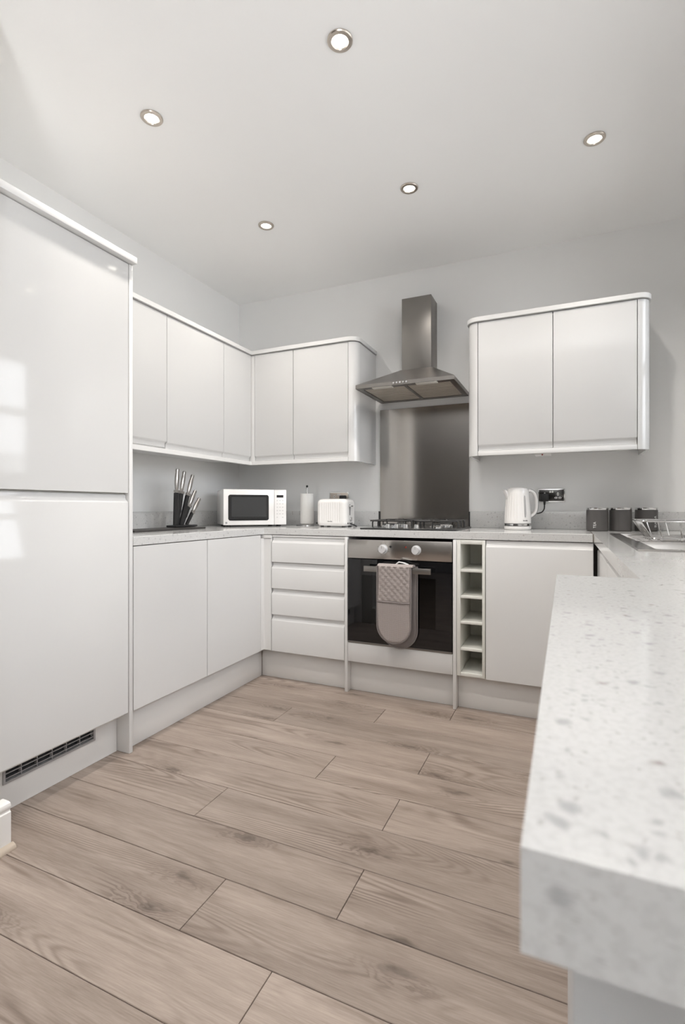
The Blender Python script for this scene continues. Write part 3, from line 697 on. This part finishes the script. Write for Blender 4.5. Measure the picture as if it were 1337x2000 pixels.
# ------------------------------------------------------------------ sockets
def socket(x0, z0, label, ins='black_nickel'):
    t = thing('double_socket', label, 'socket', (x0+.072, 0, z0+.04))
    MB().box(x0, x0+.145, -.006, -.001, z0, z0+.078, .0015).build('plate', 'chrome', t)
    box('insert', ins, x0+.005, x0+.140, -.0075, -.0055, z0+.006, z0+.072, t, .0005)
    for k in (0, 1):
        cx = x0 + (.037 if k == 0 else .108); cz = z0+.036
        sx = x0 + (.066 if k == 0 else .079)
        box('rocker', 'white_plastic', sx-.0045, sx+.0045, -.0105, -.007, z0+.054, z0+.066, t, .001)
        for (dx, dz, w2, h2) in ((0, .011, .0042, .0075), (-.011, -.011, .0068, .0042), (.011, -.011, .0068, .0042)):
            rim = MB().prism([(cx+dx+w2*1.25*math.cos(a), cz+dz+h2*1.25*math.sin(a)) for a in [2*PI*i/16 for i in range(16)]], 'Y', -.0084, -.0070).build('pin_hole_glint', 'white_plastic', t)  # white rim stands in for the reflection round each pin hole
            MB().prism([(cx+dx+w2*.55*math.cos(a), cz+dz+h2*.55*math.sin(a)) for a in [2*PI*i/12 for i in range(12)]], 'Y', -.0088, -.0080).build('hole', 'black_plastic', rim)
    return t
socket(2.130, 1.070, 'double wall socket with dark insert beside the kettle')
socket(.767, 1.068, 'double wall socket half hidden behind the toaster', 'nickel')
# ------------------------------------------------------------------ toaster
t = thing('toaster', 'white two-slice toaster with ribbed sides beside the hob', 'toaster', (.91, -.21, WT))
tx0, tx1, ty0, ty1, tz0, tz1 = .806, 1.018, -.292, -.132, WT+.008, WT+.180
rings = []
for k in range(26):                                     # rounded loaf section swept up, ribbed on the long faces
    v = k/25; z = tz0 + (tz1-tz0)*v
    ins = 0.0
    if v < .08: ins = .008*(1-v/.08)
    if v > .84: ins = .026*(1-math.sqrt(max(0, 1-((v-.84)/.16)**2)))
    pts = rrect(tx0+ins, tx1-ins, ty0+ins, ty1-ins, .028, 8)
    out = []
    # resample the long faces so that the ribs have points
    P = []
    for q, w2 in zip(pts, pts[1:]+pts[:1]):
        L_ = math.hypot(w2[0]-q[0], w2[1]-q[1]); n_ = max(1, int(L_/.003))
        for i in range(n_): P.append((q[0]+(w2[0]-q[0])*i/n_, q[1]+(w2[1]-q[1])*i/n_))
    if not rings: npt = len(P); ref = P
    else:
        P = [(tx0+ins + (x-ref_x0)*(tx1-tx0-2*ins)/(ref_x1-ref_x0), ty0+ins + (y-ref_y0)*(ty1-ty0-2*ins)/(ref_y1-ref_y0)) for x, y in ref]
    if not rings:
        ref_x0, ref_x1 = min(x for x, y in ref), max(x for x, y in ref); ref_y0, ref_y1 = min(y for x, y in ref), max(y for x, y in ref)
    amp = .0022 if .12 < v < .86 else 0
    for i, (x, y) in enumerate(P):
        if tx0+.03 < x < tx1-.045:
            s_ = amp*(.5-.5*math.cos(2*PI*(x-tx0-.03)/.0155))
            y = y + s_ if y < (ty0+ty1)/2 else y - s_
        out.append((x, y, z))
    rings.append(out)
MB().rings(rings).build('body', 'appliance', t, sharp=50)
for y in (-.245, -.185): box('slot', 'black_plastic', tx0+.035, tx1-.06, y-.012, y+.012, tz1-.001, tz1+.0012, t, .001)
box('lever_slot', 'black_plastic', tx1-.001, tx1+.001, -.238, -.228, WT+.075, WT+.145, t)
lv = MB(); lv.box(tx1, tx1+.020, -.252, -.214, WT+.128, WT+.140, .004); lv.build('lever', 'chrome', t)
MB().cyl((tx1-.001, -.233, WT+.050), (tx1+.012, -.233, WT+.050), .013, seg=20).build('dial', 'chrome', t)
for i in range(3): MB().cyl((tx1-.001, -.233+.03*(i-1), WT+.024), (tx1+.003, -.233+.03*(i-1), WT+.024), .005, seg=12).build('button', 'black_plastic', t)
for x in (tx0+.03, tx1-.03):
    for y in (ty0+.03, ty1-.03): MB().cyl((x, y, WT+.0005), (x, y, WT+.009), .012, seg=14).build('foot', 'black_plastic', t)
MB().cyl((tx0+.004, ty0+.012, WT+.024), (tx0-.002, ty0+.006, WT+.024), .005, seg=12).build('side_button', 'black_plastic', t)
text('brand_mark', 'Breville', .011, 'print_dark', t, Matrix.Translation(Vector((.905, ty0-.0004, WT+.036)) - t.location) @ Matrix.Rotation(PI/2, 4, 'X'))
def bez(p, n=10):
    """Catmull-Rom through the points"""
    P = [Vector(q) for q in p]; P = [P[0]*2-P[1]] + P + [P[-1]*2-P[-2]]; o = []
    for i in range(1, len(P)-2):
        for k in range(n):
            s_ = k/n; a, b, c, d_ = P[i-1:i+3]
            o.append(.5*((2*b) + (c-a)*s_ + (2*a-5*b+4*c-d_)*s_*s_ + (3*b-a-3*c+d_)*s_**3))
    return o + [P[-2]]

def plug(t, x, z, cord):
    mb = MB(); mb.box(x-.024, x+.024, -.032, -.0112, z-.025, z+.022, .006, 2); mb.cyl((x, -.022, z-.024), (x, -.022, z-.044), .0075, .005, 12); mb.build('plug', 'black_plastic', t)
    MB().tube(bez(cord), .0035, 8).build('cord', 'black_plastic', t)
plug(t, .875, 1.100, [(.875, -.022, 1.058), (.880, -.04, 1.02), (.93, -.08, .97), (.99, -.10, .925), (1.02, -.13, .919), (1.045, -.19, .919), (1.03, -.22, .93), (1.015, -.225, .935)])

# ------------------------------------------------------------------ kettle
kx, ky = 2.032, -.205
t = thing('kettle', 'white ribbed jug kettle with chrome base band', 'kettle', (kx, ky, WT))
def kz(v): return WT + v
MB().lathe([(.066, .0005), (.070, .004), (.072, .010), (.072, .020), (.066, .022)], (kx, ky, WT), 48).build('base', 'white_plastic', t)
MB().lathe([(.068, .0222), (.0725, .024), (.0725, .034), (.068, .036)], (kx, ky, WT), 48).build('chrome_band', 'chrome', t)
ca = math.atan2(cam.location.y-ky, cam.location.x-kx)          # the side turned to the room
def flute(a, z):
    if z < .055 or z > .205: return 1
    f = min(1, (z-.055)/.012, (.205-z)/.02)
    dd = (a-ca+PI) % (2*PI) - PI
    if abs(dd+.15) > 1.15: return 1
    return 1 - .022*f*(.5-.5*math.cos((a-ca)*27))
prof = [(.071, .0362)] + [(.0715-.0118*max(0, (z-.05)/.17)**1.3, z) for z in [.04+.008*i for i in range(22)]] + [(.0580, .220), (.0555, .2255)]
MB().lathe(prof, (kx, ky, WT), 216, flute).build('body', 'appliance', t, sharp=60)
MB().lathe([(.054, .2257), (.053, .230), (.046, .2345), (.030, .237), (.0, .238)], (kx, ky, WT), 40).build('lid', 'appliance', t)
vR = Vector((math.cos(math.radians(24)), math.sin(math.radians(24)), 0))   # spout and handle lie across the view
hd_ = vR; sd_ = -vR
K = Vector((kx, ky, WT))
sp_ = MB()
sr = []
for z, o_, hw, dpt in ((.150, .052, .008, .010), (.175, .060, .016, .016), (.200, .066, .022, .020), (.216, .073, .021, .020), (.2225, .078, .019, .018)):
    c = K + sd_*o_ + Vector((0, 0, z)); pp = Vector((-sd_.y, sd_.x, 0)); ring = []
    for i in range(16):
        a = 2*PI*i/16; ring.append(c + sd_*(math.cos(a)*dpt*(.6 if math.cos(a) > 0 else 1.4)*.6) + pp*math.sin(a)*hw)
    sr.append(ring)
sp_.rings(sr).build('spout', 'appliance', t, sharp=60)
hp = [K + hd_*o_ + Vector((0, 0, z)) for o_, z in ((.050, .214), (.070, .218), (.092, .205), (.103, .178), (.106, .140), (.103, .110), (.094, .092), (.080, .080), (.066, .072))]
hm = MB(); path = bez(hp, 6)
hr = []
for i, p in enumerate(path):
    d_ = (path[min(i+1, len(path)-1)] - path[max(i-1, 0)]).normalized(); s_ = Vector((-hd_.y, hd_.x, 0)); n_ = d_.cross(s_).normalized()
    hr.append([p + n_*math.cos(2*PI*k/14)*.0085 + s_*math.sin(2*PI*k/14)*.0125 for k in range(14)])
hm.rings(hr).build('handle', 'appliance', t, sharp=60)
ho = []
for i, p in enumerate(path):
    if i < 4: continue
    d_ = (path[min(i+1, len(path)-1)] - path[max(i-1, 0)]).normalized(); s_ = Vector((-hd_.y, hd_.x, 0)); n_ = d_.cross(s_).normalized()
    if n_.dot(hd_) < 0: n_ = -n_
    ho.append(p + n_*.0092)
MB().tube(ho, .0032, 8).build('handle_trim', 'grey_plastic', t)
ga = ca + .62
def kp(a, r_, z): return (kx+r_*math.cos(a), ky+r_*math.sin(a), WT+z)
g = MB(); gr_ = []
for z in [.070+.01*i for i in range(13)]:
    r_ = .0715-.0118*max(0, (z-.05)/.17)**1.3 + .0012; hw = .075*min(1, math.sqrt(max(.02, 1-((z-.130)/.064)**2))*1.2)
    gr_.append([kp(ga-hw, r_-.006, z), kp(ga-hw, r_, z), kp(ga, r_+.0006, z), kp(ga+hw, r_, z), kp(ga+hw, r_-.006, z)])
g.rings(gr_).build('water_gauge', 'gauge', t)
plug(t, 2.166, 1.098, [(2.166, -.022, 1.056), (2.164, -.026, 1.030), (2.150, -.05, 1.010), (2.120, -.10, 1.002), (2.085, -.13, .990), (2.075, -.14, .94), (2.06, -.15, .925)])
ta = ca + .60
text('brand_mark', 'Breville', .0095, 'print_dark', t, Matrix.Translation(Vector(kp(ta, .0722, .052)) - t.location) @ Matrix.Rotation(ta+PI/2, 4, 'Z') @ Matrix.Rotation(PI/2, 4, 'X'))

# ------------------------------------------------------------------ canisters
def canister(x, y, label, word=None, turn=0.0, up=.045):
    t = thing('canister', label, 'canister', (x, y, WT), 0, 'charcoal storage canisters')
    MB().lathe([(.050, .0005), (.0535, .004), (.0535, .1105), (.050, .1115)], (0, 0, 0), 40).build('body', 'canister', t, True)
    MB().lathe([(.0525, .1117), (.0528, .1122), (.0528, .1225), (.051, .1245), (.0, .1245)], (0, 0, 0), 40).build('lid', 'chrome', t, True)
    if word:
        a = math.atan2(cam.location.y-y, cam.location.x-x) + turn
        text('lettering', word, .019, 'print_white', t, Matrix.Translation((.0538*math.cos(a), .0538*math.sin(a), up)) @ Matrix.Rotation(a+PI/2, 4, 'Z') @ Matrix.Rotation(PI/2, 4, 'X') @ Matrix.Rotation(PI/2, 4, 'Z'))
canister(2.433, -.185, 'charcoal canister lettered TEA with a steel rim, next to the kettle', 'TEA', -.22, .032)
canister(2.545, -.145, 'plain charcoal canister in the middle of the three', None)
canister(2.671, -.085, 'charcoal canister standing apart behind the dish rack', 'SUGAR', .88, .05)

# ------------------------------------------------------------------ knives, stand, board
tag(MB().box(.17, .335, -1.335, -.80, WT+.0005, WT+.010, .003).build('chopping_board', 'slate'), 'thin dark board lying under the knife stand', 'board')
bz = WT+.0105
t = thing('knife_stand', 'low black stand with narrow slots fanning out the knives', 'knife stand', (.22, -.90, bz))
t_stand = t
MB().box(.185, .262, -.965, -.785, bz, bz+.012, .004).build('base', 'black_plastic', t)
def knife(y, ang, bl, hl, bw, label, x):
    t = thing('kitchen_knife', label, 'knife', (x, y, bz+.016), 0, 'steel-handled kitchen knives in the stand')
    A = Matrix.Rotation(-math.radians(ang), 4, 'X')
    b = MB(); b.prism([(0, 0), (bw*.55, .03), (bw, bl*.4), (bw, bl), (-.004, bl), (-.004, .01)], 'X', -.0011, .0011); b.move(A); b.build('blade', 'blade', t, True)
    h = MB(); R_ = []
    for v in [i/12 for i in range(13)]:
        wd = .0110 + .0040*math.sin(PI*min(1, v*1.15)) + (.002 if v > .88 else 0); zz = bl + .001 + hl*v; off = bw*.35 + .004*v*v
        if v in (0, 1): wd *= .85
        R_.append([(math.cos(2*PI*k/14)*wd*.75, off + math.sin(2*PI*k/14)*wd, zz) for k in range(14)])
    h.rings(R_).move(A).build('handle', 'steel_handle', t, True)
    bo = MB(); bo.box(-.0075, .0075, -.006, bw+.002, bl-.016, bl, .002).move(A).build('bolster', 'steel_handle', t, True)
KN = ((-.938, 2, .200, .122, .030, 'tallest upright knife at the fridge end of the fan', .222), (-.917, 10, .200, .118, .028, 'second knife of the fan, leaning slightly', .216), (-.896, 18, .196, .116, .026, 'third long knife of the fan, leaning more', .226),
      (-.870, 28, .134, .098, .021, 'shorter knife leaning in the lower half of the fan', .214), (-.846, 34, .098, .092, .018, 'shortest, most tilted knife at the microwave end', .229))
for y, ang, bl, hl, bw, lab, x in KN:
    knife(y, ang, bl, hl, bw, lab, x)
    # the stand's open slot that guards each blade: two cheeks and a back
    A = Matrix.Translation((x, y, bz+.016)) @ Matrix.Rotation(-math.radians(ang), 4, 'X')
    L = bl-.018; sl = MB()
    for sx in (-1, 1): sl.box(min(sx*.0035, sx*.0065), max(sx*.0035, sx*.0065), -.005, bw*.62, -.003, L)
    sl.box(-.0035, .0035, -.005, -.0035, -.003, L)
    sl.move(A).build('slot', 'black_plastic', t_stand)

# ------------------------------------------------------------------ sink and dish rack
t = thing('sink', 'inset stainless steel sink with a ribbed drainer', 'sink', (2.7, -1.03, WT))
sb = MB()
bx0, bx1, by0, by1 = SX0+.05, SX1-.045, SY0+.035, SY0+.385      # bowl near the camera
dx0, dx1, dy0, dy1 = SX0+.04, SX1-.04, SY0+.42, SY1-.035
zr = WT+.0015
rim = [rect(SX0, SX1, SY0, SY1, WT+.0005), rect(SX0+.004, SX1-.004, SY0+.004, SY1-.004, WT+.004)]
sb.rings(rim, False, False)
xs = [SX0+.004, dx0, bx0, bx1, dx1, SX1-.004]; ysx = [SY0+.004, by0, by1, dy0, dy1, SY1-.004]
bm = sb.bm
def quad(a, b, c, d_, z=WT+.004): bm.faces.new([bm.verts.new((*p, z)) for p in (a, b, c, d_)])
X_, Y_ = (SX0+.004, SX1-.004), (SY0+.004, SY1-.004)
quad((X_[0], Y_[0]), (X_[1], Y_[0]), (X_[1], by0), (X_[0], by0)); quad((X_[0], by0), (bx0, by0), (bx0, by1), (X_[0], by1)); quad((bx1, by0), (X_[1], by0), (X_[1], by1), (bx1, by1))
quad((X_[0], by1), (X_[1], by1), (X_[1], dy0), (X_[0], dy0)); quad((X_[0], dy0), (dx0, dy0), (dx0, dy1), (X_[0], dy1)); quad((dx1, dy0), (X_[1], dy0), (X_[1], dy1), (dx1, dy1)); quad((X_[0], dy1), (X_[1], dy1), (X_[1], Y_[1]), (X_[0], Y_[1]))
sb.build('rim', 'sink', t)
bl = MB(); bl.rings([rect(bx0, bx1, by0, by1, WT+.004), rect(bx0+.008, bx1-.008, by0+.008, by1-.008, WT-.008), rect(bx0+.02, bx1-.02, by0+.02, by1-.02, WT-.15), rect(bx0+.05, bx1-.05, by0+.05, by1-.05, WT-.165)], False, True).build('bowl', 'sink', t)
dn = MB(); dn.rings([rect(dx0, dx1, dy0, dy1, WT+.004), rect(dx0+.006, dx1-.006, dy0+.006, dy1-.006, WT-.012)], False, True); dno = dn.build('drainer', 'sink', t)
n_ = 11
for i in range(n_):
    y = dy0+.03 + (dy1-dy0-.06)*i/(n_-1)
    MB().tube([(dx0+.03, y, WT-.010), (dx0+.045, y, WT-.0045), (dx1-.045, y, WT-.0045), (dx1-.03, y, WT-.010)], .009, 8).build('rib', 'sink', dno)
MB().cyl(((bx0+bx1)/2, (by0+by1)/2, WT-.166), ((bx0+bx1)/2, (by0+by1)/2, WT-.162), .035, seg=24).build('drain', 'chrome', t)
t = thing('dish_rack', 'empty chrome wire dish rack standing on the sink drainer', 'dish rack', (2.73, -.95, WT))
rx0, rx1, ry0, ry1, rz = 2.530, 2.900, -1.085, -.790, WT+.074
qx0, qx1, qy0, qy1, qz = 2.568, 2.868, -1.060, -.815, WT+.0105
MB().tube([(*p, rz) for p in rrect(rx0, rx1, ry0, ry1, .02)], .0032, 8, True).build('top_rail', 'chrome', t)
MB().tube([(*p, qz) for p in rrect(qx0, qx1, qy0, qy1, .015)], .0026, 8, True).build('base_rail', 'chrome', t)
for i in range(13):
    f = i/12; y0_, y1_ = ry0+.02+(ry1-ry0-.04)*f, qy0+.012+(qy1-qy0-.024)*f
    MB().tube([(rx0, y0_, rz), (qx0, y1_, qz), (qx1, y1_, qz), (rx1, y0_, rz)], .0017, 6).build('cross_wire', 'chrome', t)
for i in range(5):
    f = i/4; x0_, x1_ = rx0+.05+(rx1-rx0-.1)*f, qx0+.03+(qx1-qx0-.06)*f
    MB().tube([(x0_, ry0, rz), (x1_, qy0, qz), (x1_, qy1, qz), (x0_, ry1, rz)], .0022, 6).build('side_wire', 'chrome', t)
for x in (qx0+.02, qx1-.02):
    for y in (qy0+.02, qy1-.02): MB().cyl((x, y, WT+.0052), (x, y, qz), .004, seg=8).build('foot', 'grey_plastic', t)
